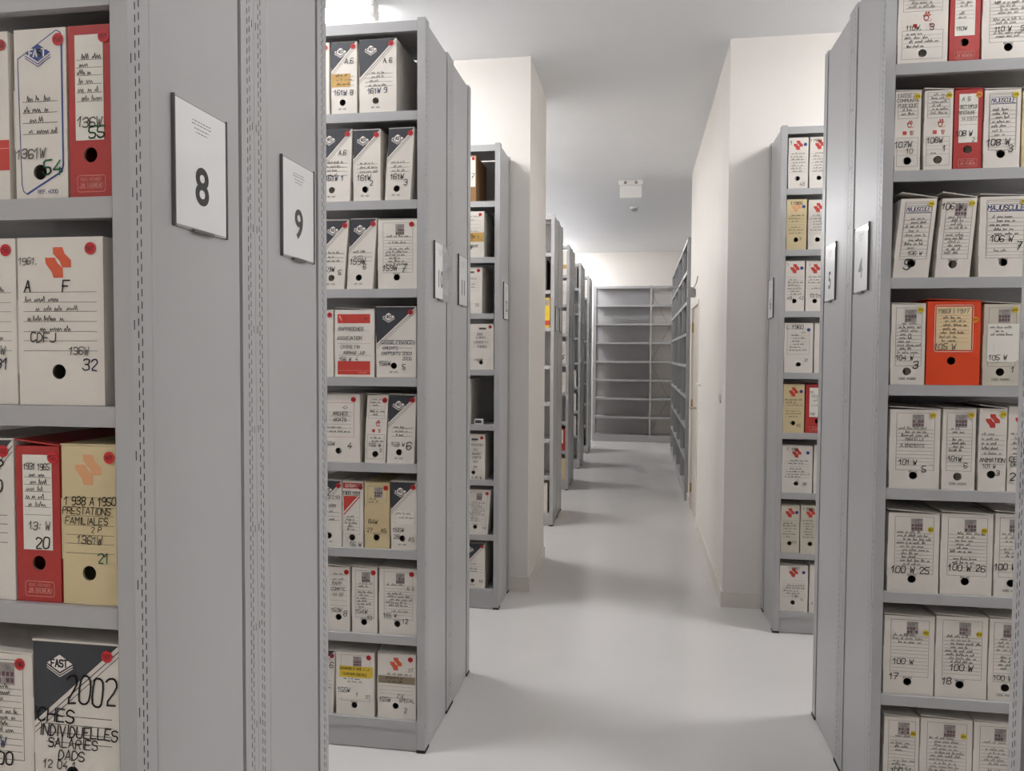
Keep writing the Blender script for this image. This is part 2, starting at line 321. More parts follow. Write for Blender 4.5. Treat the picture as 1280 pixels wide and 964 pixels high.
 (4, 8, 0.8933, 0.1508, 0.2537, 0.0,'shell','broad white box with red printed emblem 110W 3',{'st': 'y','t': [('110W,',0.32, 0.455, 0.06,'k'), ('3',0.69, 0.455, 0.07,'k')]}),
 (4, 8, 1.0191, 0.0896, 0.2425, 0.0,'red','red box between 110W 3 and 110W 5',{'st': 'y','t': [('110W',0.4, 0.43, 0.05,'k')]}),
 (4, 8, 1.1532, 0.1622, 0.2357, 0.0,'lined','white box with framed label 110W 5',{'st': 'y','nopic': 1,'t': [('110 W   5',0.5, 0.41, 0.065,'k')]}),
 (4, 7, 0.8552, 0.0781, 0.2581, 0.0,'shell','narrow white box with red printed emblem 107W 10',{'st': 'y','t': [('CAISSE DE',0.5, 0.945, 0.04,'k'), ('COMMUNITE',0.5, 0.885, 0.04,'k'), ('PUBLIQUE',0.48, 0.82, 0.04,'k'), ('107W',0.36, 0.335, 0.07,'k'), ('10',0.6, 0.25, 0.06,'k')],'scr': 2}),
 (4, 7, 0.9481, 0.0856, 0.257, 0.0,'shell','white box with red printed emblem 108W 1',{'st': 'y','t': [('108W',0.4, 0.375, 0.065,'k'), ('1',0.74, 0.275, 0.07,'k')]}),
 (4, 7, 1.0377, 0.0846, 0.2557, 0.0,'red','red box with white label 108W 2',{'st': 'o','t': [('A S',0.42, 0.88, 0.05,'p'), ('SECT EMPLOI',0.5, 0.785, 0.04,'p'), ('RESTAURE',0.45, 0.71, 0.04,'p'), ('N 1977',0.55, 0.635, 0.04,'p'), ('108 W',0.38, 0.45, 0.065,'k'), ('2',0.7, 0.37, 0.05,'b')],'scr': 0}),
 (4, 7, 1.1378, 0.1067, 0.2495, 0.0,'maj','white box with blue heading 108W 3',{'st': 'y','t': [('108 W',0.42, 0.33, 0.08,'k'), ('3',0.76, 0.25, 0.08,'k')]}),
 (4, 7, 1.2478, 0.0994, 0.2439, 0.0,'plain','sliver of cream box at the right picture edge',{'st': None,'col': 'beige'}),
 (4, 6, 0.8739, 0.1096, 0.2582, 0.0867,'maj','leaning white box with blue heading 106W 5',{'st': 'y','t': [('106 W',0.56, 0.31, 0.05,'k'), ('5',0.4, 0.16, 0.13,'k')]}),
 (4, 6, 1.0, 0.1045, 0.2555, 0.0718,'lined','leaning white box with pictured label 106W',{'st': 'y','t': [('106 W',0.32, 0.9, 0.075,'k')],'scr': 12}),
 (4, 6, 1.155, 0.151, 0.2576, 0.0,'maj','upright white box with bold blue heading 106W 7',{'st': 'y','bigmaj': 1,'t': [('106 W',0.45, 0.475, 0.075,'k'), ('7',0.8, 0.385, 0.1,'k')]}),
 (4, 5, 0.8716, 0.1044, 0.2649, 0.0,'lined','white box with pictured label 104W 3',{'st': 'y','code': 1,'t': [('104 W',0.42, 0.335, 0.06,'k'), ('3',0.76, 0.25, 0.09,'k')]}),
 (4, 5, 1.0095, 0.1624, 0.2737, 0.0,'orange','bright orange box with cream label 105W',{'st': 'o','t': [('1953 I 1977',0.5, 0.885, 0.05,'p'), ('105 W',0.36, 0.46, 0.07,'p')]}),
 (4, 5, 1.1557, 0.1078, 0.2638, 0.0,'lined','greyish box with white pasted paper 105W',{'st': 'y','code': 1,'col': 'cream2','ov': ('paper',0.1, 0.29, 0.98, 0.76),'t': [('105 W',0.42, 0.345, 0.06,'k'), ('1',0.84, 0.2, 0.07,'k')],'scr': 3}),
 (4, 4, 0.8999, 0.1549, 0.263, 0.0,'lined','broad white box with pictured label 101W 5',{'st': 'y','t': [('MANUELLE',0.5, 0.625, 0.035,'p'), ('ALIGNEMENTS',0.45, 0.545, 0.035,'p'), ('101 W',0.38, 0.335, 0.065,'k'), ('5',0.7, 0.25, 0.08,'k')],'scr': 3}),
 (4, 4, 1.0359, 0.1004, 0.2657, 0.0,'lined','white box with pictured label 101W 6',{'st': 'y','code': 1,'t': [('101W',0.4, 0.385, 0.06,'k'), ('6',0.73, 0.3, 0.06,'k')]}),
 (4, 4, 1.1375, 0.0822, 0.2698, 0.0,'logo','white box with red emblem reading Animation',{'st': 'y','t': [('ANIMATION',0.5, 0.375, 0.05,'k'), ('101 W',0.4, 0.3, 0.045,'k'), ('3',0.72, 0.22, 0.06,'k')]}),
 (4, 4, 1.2276, 0.0874, 0.2752, 0.0,'logo','white box with red emblem cut by the upright at right',{'st': 'y','t': [('CE',0.2, 0.385, 0.06,'k'), ('DE',0.24, 0.325, 0.05,'k'), ('2',0.2, 0.18, 0.09,'k')]}),
 (4, 3, 0.9035, 0.1582, 0.2648, 0.0,'lined','white box with pictured label 100W 25',{'st': 'y','t': [('100 W 25',0.46, 0.285, 0.08,'k')]}),
 (4, 3, 1.0673, 0.1569, 0.2679, 0.0,'lined','white box with pictured label 100W 26',{'st': 'y','t': [('100 W 26',0.52, 0.335, 0.075,'k')]}),
 (4, 3, 1.2062, 0.1071, 0.2733, 0.0,'lined','white box with pictured label right of box 100W 26',{'st': 'y','code': 1,'t': [('100 W',0.32, 0.36, 0.075,'k')],'scr': 6}),
 (4, 2, 0.8979, 0.1567, 0.2653, 0.0,'lined','white box with pictured label 100W 17',{'st': 'y','t': [('100 W',0.4, 0.425, 0.07,'k'), ('17',0.22, 0.23, 0.08,'k')],'scr': 3}),
 (4, 2, 1.0607, 0.1585, 0.2723, 0.0,'lined','white box with pictured label 100W 18',{'st': 'y','t': [('100 W',0.52, 0.375, 0.075,'k'), ('18',0.24, 0.205, 0.08,'k')],'scr': 8}),
 (4, 2, 1.1975, 0.1057, 0.2736, 0.0,'lined','white box with pictured label right of box 100W 18',{'st': 'y','code': 1,'t': [('100 W',0.42, 0.285, 0.06,'k')],'scr': 8}),
 (4, 1, 0.8811, 0.1099, 0.267, 0.0,'lined','narrow pictured label box on lowest right shelf',{'st': 'y','t': [('100 W',0.5, 0.31, 0.065,'k')]}),
 (4, 1, 1.0215, 0.1604, 0.2696, 0.0,'lined','broad pictured label box in middle of lowest right shelf',{'st': 'y','t': [('100 W',0.5, 0.31, 0.065,'k')]}),
 (4, 1, 1.1787, 0.1431, 0.2684, 0.0,'lined','pictured label box at right end of lowest right shelf',{'st': 'y','t': [('100 W',0.5, 0.31, 0.065,'k')]}),
 (6, 8, 0.8722, 0.1065, 0.287, 0.0,'logo','white box with red emblem',{'st': 'u','t': [('1',0.14, 0.9, 0.07,'k'), ('43',0.72, 0.09, 0.06,'k')]}),
 (6, 8, 0.988, 0.1073, 0.287, 0.0,'logo','second white box with red emblem, cut by the nearer rack',{'st': 'u','t': [('1 1980',0.3, 0.93, 0.05,'k')]}),
 (6, 7, 0.869, 0.1086, 0.2825, 0.0,'logo','yellowed box with pale orange emblem',{'st': 'u','col': 'beige','lc': 'paleorange','t': [('1.1966',0.5, 0.93, 0.06,'k'), ('3',0.7, 0.22, 0.06,'p')]}),
 (6, 7, 0.9865, 0.1068, 0.2771, 0.0,'logo','pale white box right of the yellowed box',{'st': 'u','t': [('L',0.8, 0.9, 0.06,'k')]}),
 (6, 6, 0.8659, 0.1034, 0.2828, 0.0,'logo','white box with red emblem',{'st': 'u','t': [('49',0.22, 0.26, 0.06,'k'), ('42',0.85, 0.26, 0.06,'k'), ('1.',0.15, 0.93, 0.05,'k')]}),
 (6, 6, 0.9776, 0.1038, 0.2812, 0.0,'logo','second white box with red emblem, cut by the nearer rack',{'st': 'u','t': [('43 CM',0.5, 0.3, 0.055,'k'), ('1',0.2, 0.93, 0.05,'k')]}),
 (6, 5, 0.8923, 0.1562, 0.2841, 0.0,'frame','broad white box dated 1960',{'st': 'u','t': [('L 1960',0.38, 0.92, 0.075,'k'), ('31',0.78, 0.25, 0.06,'p')]}),
 (6, 5, 1.0312, 0.1054, 0.2815, 0.0,'plain','sliver of white box beside box dated 1960',{'st': 'u'}),
 (6, 4, 0.872, 0.1156, 0.2757, 0.0,'logo','beige box with red emblem',{'st': 'u','col': 'beige','t': [('45',0.75, 0.15, 0.06,'k')]}),
 (6, 4, 1.0009, 0.1278, 0.2748, 0.0,'red','red box with white label',{'st': 'u','t': [('19',0.25, 0.85, 0.05,'k'), ('156',0.3, 0.4, 0.05,'k')]}),
 (6, 3, 0.8976, 0.1668, 0.27, 0.0,'logo','broad white box with red emblem',{'st': 'u','t': [('38',0.75, 0.19, 0.06,'k'), ('1. 198.',0.35, 0.93, 0.06,'k')]}),
 (6, 3, 1.0434, 0.1086, 0.2743, 0.0,'plain','sliver of white box at the nearer rack edge',{'st': 'u'}),
 (6, 2, 0.8648, 0.1013, 0.2722, 0.0,'logo','pale beige box with red emblem',{'st': 'u','col': 'cream2','t': [('42',0.75, 0.23, 0.06,'k')]}),
 (6, 2, 0.9788, 0.1121, 0.2742, 0.0,'logo','pale box with red emblem, cut by the nearer rack',{'st': 'u','col': 'cream2','t': [('1 1984',0.4, 0.93, 0.06,'k')]}),
 (6, 1, 0.8916, 0.1549, 0.2687, 0.0,'logo','broad white box with red emblem',{'st': 'u','t': [('1.1980',0.5, 0.94, 0.055,'k'), ('1 BD',0.55, 0.34, 0.05,'k'), ('15',0.8, 0.27, 0.05,'p')]}),
 (6, 1, 1.0403, 0.1252, 0.2747, 0.0,'plain','sliver of white box on lowest shelf',{'st': 'u','t': [('4',0.12, 0.2, 0.06,'k')]}),
 (13, 7, -0.9122, 0.0776, 0.287, 0.0,'grey','grey box on the second shelf just beyond the pillar',{}),
 (13, 6, -0.8824, 0.0949, 0.2756, 0.0,'yellow','yellow and red box just beyond the pillar',{}),
 (13, 1, -0.9004, 0.1042, 0.2753, 0.0,'shell','white and red box on lowest shelf just beyond the pillar',{}),
 (15, 8, -0.9336, 0.1241, 0.287, 0.0,'band','white box with tan band on top shelf, second far rack',{'tape': ('tan',0, 0.25, 1, 0.42)}),
 (15, 7, -0.9304, 0.1177, 0.277, 0.0,'frame0','white box on second shelf, second far rack',{}),
 (15, 6, -0.9277, 0.1121, 0.2663, 0.0,'frame0','white box on third shelf, second far rack',{}),
 (15, 5, -0.9396, 0.1361, 0.2585, 0.0,'green','white box with green mark, second far rack',{}),
 (15, 4, -0.935, 0.1267, 0.2379, 0.0,'frame0','white box below the green marked box, second far rack',{}),
 (15, 2, -0.9399, 0.1367, 0.2605, 0.0,'red','red and white box, second far rack',{}),
 (15, 1, -0.9343, 0.1254, 0.2512, 0.0,'plain','cream box on lowest shelf, second far rack',{'col': 'beige'}),
 (16, 8, -0.9428, 0.1042, 0.287, 0.0,'grey','grey box on top shelf, third far rack',{}),
 (16, 4, -0.9483, 0.1161, 0.2294, 0.0,'frame0','white box on fourth shelf, third far rack',{}),
 (16, 3, -0.9478, 0.1117, 0.2471, 0.0,'frame0','white box on fifth shelf, third far rack',{}),
 (16, 2, -0.9449, 0.1118, 0.2765, 0.0,'frame0','white box on sixth shelf, third far rack',{}),
 (17, 8, -0.936, 0.1288, 0.287, 0.0,'frame0','white box on top shelf, farthest rack',{}),
 (17, 1, -0.9559, 0.0956, 0.2076, 0.0,'plain','white box on lowest shelf, farthest rack',{}),
]

# ---------------------------------------------------------------- room shell
CH = 3.58
def slab(name, x0, x1, y0, y1, z0, z1, mname):
    b = MB(); b.box(x0, x1, y0, y1, z0, z1, mname)
    return struct(b.build(name))
slab('floor', -3.5, 3.5, -2.6, 15.2, -.1, 0, 'floor')
slab('ceiling', -3.5, 3.5, -2.6, 15.2, CH, CH+.1, 'ceiling')
slab('wall_left', -3.5, -3.4, -2.6, 15.2, 0, CH, 'wall')
slab('wall_front', -3.4, 3.4, -2.6, -2.5, 0, CH, 'wall')
slab('wall_back', -3.4, .93, 15.08, 15.2, 0, CH, 'wall')
slab('wall_right', 3.4, 3.5, -2.6, 5.1, 0, CH, 'wall')
slab('wall_right_rear', .93, 1.03, 8.75, 15.2, 0, CH, 'wall')
# wall stub on the left, behind rack 12
XP, YP0, YP1 = -.737, 5.186, 6.06
slab('wall_left_stub', -3.4, XP, YP0, YP1, 0, CH, 'wall')
# wall block with the door on the right
XW, YW0, YW1 = .535, 5.09, 8.75
D0, D1, DH, DR = 7.47, 8.43, 2.13, .012
wb = MB()
wb.box(XW, 3.5, YW0, D0, 0, CH, 'wall')
wb.box(XW, 3.5, D1, YW1, 0, CH, 'wall')
wb.box(XW, 3.5, D0, D1, DH, CH, 'wall')
wb.box(XW+DR+.05, 3.5, D0, D1, 0, DH, 'wall')
struct(wb.build('wall_right_block'))
sk = MB()
sk.box(-3.4, XP+.012, YP0-.012, YP0, 0, .10, 'skirting'); sk.box(XP, XP+.012, YP0, YP1+.012, 0, .10, 'skirting')
struct(sk.build('trim_1'))
sk = MB()
sk.box(XW-.012, 3.4, YW0-.012, YW0, 0, .10, 'skirting'); sk.box(XW-.012, XW, YW0, D0-.05, 0, .10, 'skirting'); sk.box(XW-.012, XW, D1+.05, YW1, 0, .10, 'skirting')
struct(sk.build('trim_2'))
# door
dr = struct(bpy.data.objects.new('door_1', None)); COL.objects.link(dr); dr.location = (XW+DR, (D0+D1)/2, 0)
def dT(x, y, z): return (x, y-(D0+D1)/2, z)
b = MB(dT); b.box(0, .045, D0+.035, D1-.035, .008, DH-.035, 'door'); b.build('door_leaf', dr)
b = MB(dT)
b.box(-DR-.008, .045, D0, D0+.032, 0, DH, 'skirting'); b.box(-DR-.008, .045, D1-.032, D1, 0, DH, 'skirting'); b.box(-DR-.008, .045, D0+.032, D1-.032, DH-.032, DH, 'skirting')
b.build('door_frame', dr)
b = MB(dT)
b.rbox(-.006, 0, D0+.07, D0+.112, .95, 1.18, .002, 'chrome')
hb = b.build('door_handle', dr)
b = MB(dT); zc = 1.11; yc = D0+.09
b.tube([(-.004, yc, zc), (-.055, yc, zc), (-.062, yc+.02, zc), (-.062, yc+.13, zc-.004)], .011, 'chrome', 10)
b.build('lever', hb)
for zz in (.22, 1.1, 1.9):
    b = MB(dT); b.cyl((-.006, D1-.036, zz-.05), (0, 0, 1), .011, .10, 'brass', 12); b.box(-.004, .0, D1-.075, D1-.036, zz-.04, zz+.04, 'brass'); b.build('hinge', dr)
# small grey box with thin arm above the door
t = thing('door_arm_box', 'small grey metal box with a thin arm sticking out above the door', 'door fitting', (XW, 7.98, 2.19))
b = MB(); b.rbox(-.075, -.002, -.045, .045, 0, .085, .006, 'grey_plastic'); b.build('box_body', t)
b = MB(); b.tube([(-.04, 0, .095), (-.17, 0, .098), (-.25, 0, .094)], .0045, 'grey_plastic'); b.tube([(-.19, 0, .097), (-.27, 0, .094)], .011, 'grey_plastic', 10)
b.tube([(-.04, 0, .08), (-.04, 0, .1)], .012, 'grey_plastic', 10); b.build('arm', t)
b = MB(); b.tube([(-.03, -.03, .085), (-.022, -.10, .09), (-.006, -.22, .125), (-.003, -.33, .175)], .004, 'cable'); b.build('cable', t)
# switch and peg on the wall near the door
t = thing('light_switch', 'small round white switch on the wall near the corner, right of the door', 'switch', (XW-.002, 5.36, 1.33))
b = MB(); b.cyl((0, 0, 0), (-1, 0, 0), .042, .008, 'white_plastic', 28, .039); b.build('switch_plate', t)
b = MB(); b.rbox(-.013, -.008, -.02, .02, -.02, .02, .002, 'white_plastic'); b.build('rocker', t)
t = thing('wall_peg', 'tiny white peg on the wall beside the door handle', 'peg', (XW-.001, 7.14, 1.35))
b = MB(); b.cyl((0, 0, 0), (-1, 0, 0), .018, .006, 'white_plastic', 16); b.cyl((-.006, 0, 0), (-1, 0, 0), .010, .03, 'white_plastic', 14, .015); b.build('peg_body', t)

# ---------------------------------------------------------------- lamps
lamp_words = [
 'ceiling batten light in front of rack 8, out of view at left', 'ceiling batten light over the left cross aisle between signs 9 and 10',
 'glowing white ceiling batten light at top left, over the cross aisle behind rack 10', 'ceiling batten light hidden behind the left wall stub',
 'ceiling batten light behind the first far left rack pair', 'ceiling batten light behind the second far left rack pair',
 'ceiling batten light behind the third far left rack pair', 'ceiling batten light before the far end wall',
 'ceiling batten light out of view at near right', 'ceiling batten light over the right cross aisle in front of rack 4',
 'ceiling batten light over the right cross aisle between signs 5 and 6']
def batten(i, x, y, k):
    lab = lamp_words[i]
    t = thing('ceiling_batten_light', lab, 'ceiling light', (x, y, CH-.001), 'ceiling battens over the cross aisles')
    b = MB(); b.rbox(-.64, .64, -.05, .05, -.045, 0, .006, 'lamp_housing'); b.build('housing', t)
    b = MB(); pr_ = [(-.042, -.046), (-.042, -.078), (-.028, -.094), (.028, -.094), (.042, -.078), (.042, -.046)]
    for j in range(5):
        (ya, za), (yb, zb) = pr_[j], pr_[j+1]
        b.face([(-.62, ya, za), (-.62, yb, zb), (.62, yb, zb), (.62, ya, za)], ('lamp%s' if j == 2 else 'lamp_side%s') % k)
    b.face([(-.62, ya_, za_) for ya_, za_ in pr_][::-1], 'lamp_side%s' % k); b.face([(.62, ya_, za_) for ya_, za_ in pr_], 'lamp_side%s' % k)
    b.build('diffuser', t)
    for sx in (-1, 1):
        b = MB(); b.rbox(min(sx*.62, sx*.645), max(sx*.62, sx*.645), -.046, .046, -.098, -.044, .004, 'lamp_housing'); b.build('end_cap', t)
for i, q in enumerate(LAMPS): batten(i, *q)
t = thing('emergency_light', 'white emergency exit light hanging from the aisle ceiling', 'emergency light', (-.128, 8.98, CH-.001))
b = MB(); b.rbox(-.135, .135, -.05, .05, -.055, 0, .008, 'white_plastic'); b.build('housing', t)
b = MB(); b.rbox(-.122, .122, -.006, .006, -.19, -.056, .003, 'white_plastic'); b.build('panel', t)
for sx in (-.06, .06):
    b = MB(); b.cyl((sx, -.052, -.03), (0, -1, 0), .018, .008, 'chrome', 16, .012); b.build('lamp_lens', t)
t = thing('smoke_detector', 'small white smoke detector on the aisle ceiling past the emergency light', 'smoke detector', (-.10, 10.57, CH-.001))
b = MB(); b.cyl((0, 0, 0), (0, 0, -1), .06, .022, 'white_plastic', 28, .056); b.build('detector_base', t)
b = MB(); b.cyl((0, 0, -.022), (0, 0, -1), .046, .03, 'grey_plastic', 28, .03); b.build('sensor_head', t)

# ---------------------------------------------------------------- racks
HR = 2.91
POST, STRIP = .032, .055
def slotted(mb, w0, w1, cols, H, slots):
    """sheet at u=0 spanning w0..w1 and z 0..H with real slots; cols = [(centre w, slot width, slot length, pitch, start)]"""
    if not slots:
        mb.face([(0, w1, .012), (0, w0, .012), (0, w0, H), (0, w1, H)], 'metal'); return
    edges = [w0]
    for cw, sw, sl, pt, st in cols: edges += [cw-sw/2, cw+sw/2]
    edges.append(w1)
    def q(a, b_, z0, z1): mb.face([(0, b_, z0), (0, a, z0), (0, a, z1), (0, b_, z1)], 'metal')
    for i in range(0, len(edges), 2): q(edges[i], edges[i+1], .012, H)
    for cw, sw, sl, pt, st in cols:
        z = .012; k = st
        while k+sl < H-.01:
            q(cw-sw/2, cw+sw/2, z, k); z = k+sl; k += pt
        q(cw-sw/2, cw+sw/2, z, H)
def upright(mb, w0, w1, H, slots, front, phase=0.0):
    # hollow post: slotted outer sheet, web behind, front or back flange
    c = (w0+w1)/2
    a, b_ = (w0+.019, w0+.029) if front else (w1-.029, w1-.019)
    ex = (w0+.008) if front else (w1-.008)
    cols = [(a, .0026, .0125, .021, .03+phase), (b_, .0026, .0125, .021, .038+phase)]
    cols.append((ex, .0026, .016, .22, .10+phase))
    cols.sort()
    slotted(mb, w0, w1, cols, H, slots)
    mb.box(.010, POST, w0+.001, w1, .012, H, 'recess_shade' if slots else 'metal', skip='')  # web behind slots coloured dark to stand for the shade inside the post
    mb.face([(0, w0, .012), (POST, w0, .012), (POST, w0, H), (0, w0, H)], 'metal')
    mb.face([(0, w1, .012), (0, w1, H), (POST, w1, H), (POST, w1, .012)], 'metal')
    mb.face([(POST+.0006, w0, .012), (POST+.0006, w1, .012), (POST+.0006, w1, H), (POST+.0006, w0, H)], 'metal')
    mb.face([(0, w0, H), (POST, w0, H), (POST, w1, H), (0, w1, H)], 'metal')
def rack(label, xe, yf, depth, facing, side, length=1.2, bays=1, slots=True, back=True, group='archive racks with end signs', zoff=0, panel=True, levels=None, brace=False, swap=False):
    """xe: plane of the aisle end; side +1 when the aisle lies towards +x.  facing -1: front towards -y.
    swap: the rack runs along y instead (front towards -x)"""
    if swap:
        loc = (xe, yf, 0)
        T = lambda u, w, z: (w, -u, z); flip = True
    else:
        loc = (xe, yf, 0)
        T = lambda u, w, z: (-side*u, -facing*w, z)
        flip = (side*facing) < 0
        flip = not flip if True else flip
    if not swap: flip = ((-side)*(-facing)) < 0
    else: flip = False
    t = thing('shelving_rack', label, 'shelving rack', loc, group)
    mb = lambda: MB(T, flip)
    H = HR; D = depth
    bl = length/bays
    for fr in (True, False):
        b = mb(); w0, w1 = (0, STRIP) if fr else (D-STRIP, D)
        upright(b, w0, w1, H, slots, fr, 0 if fr else .006); b.build('upright', t)
        b = mb(); b.box(-.002, POST+.002, w0-.002, w1+.002 if fr else w1, 0, .012, 'foot'); b.build('foot', t)
    for k in range(1, bays+1):
        for fr in (True, False):
            w0, w1 = (0, .045) if fr else (D-.045, D)
            b = mb(); b.box(k*bl-POST/2, k*bl+POST/2, w0, w1, .0, H-.001, 'metal'); b.build('upright', t)
    if panel:
        # sheet set back between the posts: soft bend on its near edge, open joint on its far edge
        j, z0, z1 = .008, .004, H-.012
        if facing < 0: prof = [(STRIP, .011), (STRIP+.004, .010), (STRIP+.011, .004), (STRIP+.016, .003), (D-STRIP-j, .003), (D-STRIP-j, .012)]
        else: prof = [(STRIP+j, .012), (STRIP+j, .003), (D-STRIP-.016, .003), (D-STRIP-.011, .004), (D-STRIP-.004, .010), (D-STRIP, .011)]
        b = mb()
        for (wa, ua), (wb_, ub) in zip(prof[:-1], prof[1:]):
            b.face([(ub, wb_, z0), (ua, wa, z0), (ua, wa, z1), (ub, wb_, z1)], 'metal_panel')
            b.face([(ub, wb_, z1), (ua, wa, z1), (.016, wa, z1), (.016, wb_, z1)], 'metal_panel')
        b.build('side_panel', t)
        b = mb(); b.box(.020, .030, STRIP+.001, D-STRIP-.001, .01, H-.013, 'metal'); b.face([(.0195, D-STRIP-.001, .01), (.0195, STRIP+.001, .01), (.0195, STRIP+.001, H-.013), (.0195, D-STRIP-.001, H-.013)], 'recess_shade'); b.build('shade_lining', t)  # added lining, its dark face paints the shade in the open joint
    for j in range(bays):
        u0 = POST+.0012 if j == 0 else j*bl+POST/2+.0005
        u1 = (j+1)*bl-POST/2-.0005
        for z in LV:
            b = mb(); lip = .035
            b.box(u0, u1, .003, D-.014, z-.003, z, 'metal')
            b.box(u0, u1, .003, .006, z-lip, z-.003, 'metal'); b.box(u0, u1, D-.017, D-.014, z-lip, z-.003, 'metal')
            b.box(u0, u1, .006, .022, z-lip, z-lip+.002, 'metal')
            b.build('shelf', t)
        b = mb(); b.box(u0, u1, .003, D-.014, H-.012, H-.009, 'metal'); b.box(u0, u1, .003, .006, H-.048, H-.012, 'metal'); b.box(u0, u1, .006, .022, H-.048, H-.046, 'metal'); b.build('top_shelf', t)
        b = mb(); b.box(u0, u1, .006, .009, .004, LV[0]-.036, 'metal'); b.build('plinth', t)
        if back:
            b = mb(); b.box(u0, u1, D-.013, D-.0115, .02, H-.02, 'metal'); b.build('back_panel', t)
        if brace:
            b = mb()
            for (za, zb) in ((.15, 1.45), (1.5, 2.8)):
                for s in (0, 1):
                    A = (u0+.01, D-.012+.003*s, za if s == 0 else zb); Bq = (u1-.01, D-.012+.003*s, zb if s == 0 else za)
                    b.box(0, 0, 0, 0, 0, 0, 'metal') if False else None
                    b.face([(A[0], A[1], A[2]-.009), (Bq[0], Bq[1], Bq[2]-.009), (Bq[0], Bq[1], Bq[2]+.009), (A[0], A[1], A[2]+.009)], 'metal')
                    b.face([(A[0], A[1]+.002, A[2]+.009), (Bq[0], Bq[1]+.002, Bq[2]+.009), (Bq[0], Bq[1]+.002, Bq[2]-.009), (A[0], A[1]+.002, A[2]-.009)], 'metal')
            b.build('cross_brace', t)
    return t
XL, XR = -.8361, .7767
PD = .41
rack('grey metal archive rack with sign 8, nearest at the left edge', XL, 1.18, .425, -1, 1, 1.25)
rack('grey metal rack end with sign 9, back to back behind rack 8', XL, 2.001, .395, 1, 1, 1.25)
rack('grey metal archive rack full of boxes with sign 10, left of centre', XL, 2.975, PD, -1, 1, 1.25)
rack('grey metal rack end with sign 11, back to back behind rack 10', XL, 2.975+.822, .411, 1, 1, 1.25)
rack('single grey metal rack with sign 12 against the left wall stub', -.8648, 4.772, .398, -1, 1, 1.25)
far = [(-.7947, 7.227, 'first'), (XL, 9.216, 'second'), (XL, 11.024, 'third'), (XL, 12.82, 'farthest')]
for x, y, n in far:
    rack('grey metal rack front, %s of the far left racks beyond the wall stub' % n, x, y, PD, -1, 1, 1.25, slots=False, group='far left racks')
    rack('grey metal rack back to back behind the %s far left rack' % n, x, y+.80, .389, 1, 1, 1.25, slots=False, group='far left racks')
rack('grey metal archive rack full of boxes with sign 4, at right', XR, 2.739, PD, -1, -1, 1.25)
rack('grey metal rack end with sign 5, back to back behind rack 4', XR, 2.739+.87, .459, 1, -1, 1.25)
rack('narrow grey metal rack with sign 6 against the right wall', XR, 4.653, .425, -1, -1, 1.25)
rack('nearest right rack, only its perforated post shows at the picture edge', XR, 1.768, PD, 1, -1, 1.25)
rack('empty grey metal rack facing the aisle at the far end wall', -.86, 14.69, .37, -1, -1, 2.06/1.0*.86, 1, slots=False, back=False, group='empty racks at the far end', panel=False, brace=True) if False else None
# empty rack along the end wall: two bays, posts at x -0.86, 0.2 and the right wall
def end_rack():
    t = thing('shelving_rack', 'empty grey metal rack across the far end wall', 'shelving rack', (0, 14.69, 0), 'empty racks at the far end')
    posts = [-.86, .187, .885]; D = .37
    for x in posts:
        for w0 in (0, D-.04):
            b = MB(); b.box(x-.018, x+.018, w0, w0+.04, 0, HR, 'metal'); b.build('upright', t)
    for x0, x1 in zip(posts[:-1], posts[1:]):
        x0 += .0185; x1 -= .0185
        for z in LV:
            b = MB(); b.box(x0, x1, .003, D-.003, z-.003, z, 'metal'); b.box(x0, x1, .003, .006, z-.035, z-.003, 'metal'); b.box(x0, x1, D-.006, D-.003, z-.035, z-.003, 'metal'); b.build('shelf', t)
        b = MB(); b.box(x0, x1, .003, D-.003, HR-.012, HR-.009, 'metal'); b.box(x0, x1, .003, .006, HR-.042, HR-.012, 'metal'); b.build('top_shelf', t)
        b = MB(); b.box(x0, x1, .006, .009, .004, LV[0]-.036, 'metal'); b.build('plinth', t)
        if x0 < 0:
            b = MB(); b.box(x0, x1, D-.002, D-.0005, .02, HR-.02, 'metal'); b.build('back_panel', t); continue
        b = MB()
        for za, zb in ((.15, 1.45), (1.5, 2.8)):
            for s in (0, 1):
                za2, zb2 = (za, zb) if s == 0 else (zb, za)
                y0 = D+.001+.003*s
                P = [(x0, y0, za2-.01), (x1, y0, zb2-.01), (x1, y0, zb2+.01), (x0, y0, za2+.01)]
                Q = [(p[0], p[1]+.002, p[2]) for p in P]
                b.face(P, 'metal'); b.face(Q[::-1], 'metal')
                for i in range(4): b.face([P[(i+1) % 4], P[i], Q[i], Q[(i+1) % 4]], 'metal')
        b.build('cross_brace', t)
end_rack()
# empty rack along the right wall, seen edge-on past the door
def side_rack():
    x0, D = .4986, .40
    t = thing('shelving_rack', 'empty grey metal rack along the right wall past the door', 'shelving rack', (x0, 12.93, 0), 'empty racks at the far end')
    n = 4; bl = 1.03
    for k in range(n+1):
        y = -k*bl
        for w0 in (0, D-.04):
            b = MB(); b.box(w0, w0+.04, y-.018, y+.018, 0, HR, 'metal'); b.build('upright', t)
        b = MB(); b.box(.0401, D-.0401, y-.004, y+.004, .02, HR-.02, 'metal'); b.build('side_panel', t)
    for k in range(n):
        y0, y1 = -(k+1)*bl+.0185, -k*bl-.0185
        for z in LV:
            b = MB(); b.box(.003, D-.003, y0, y1, z-.003, z, 'metal'); b.box(.003, .006, y0, y1, z-.035, z-.003, 'metal'); b.box(D-.006, D-.003, y0, y1, z-.035, z-.003, 'metal'); b.build('shelf', t)
        b = MB(); b.box(.003, D-.003, y0, y1, HR-.012, HR-.009, 'metal'); b.box(.003, .006, y0, y1, HR-.042, HR-.012, 'metal'); b.build('top_shelf', t)
        b = MB(); b.box(.006, .009, y0, y1, .004, LV[0]-.036, 'metal'); b.build('plinth', t)
        b = MB(); b.box(D-.002, D-.0005, y0, y1, .02, HR-.02, 'metal'); b.build('back_panel', t)
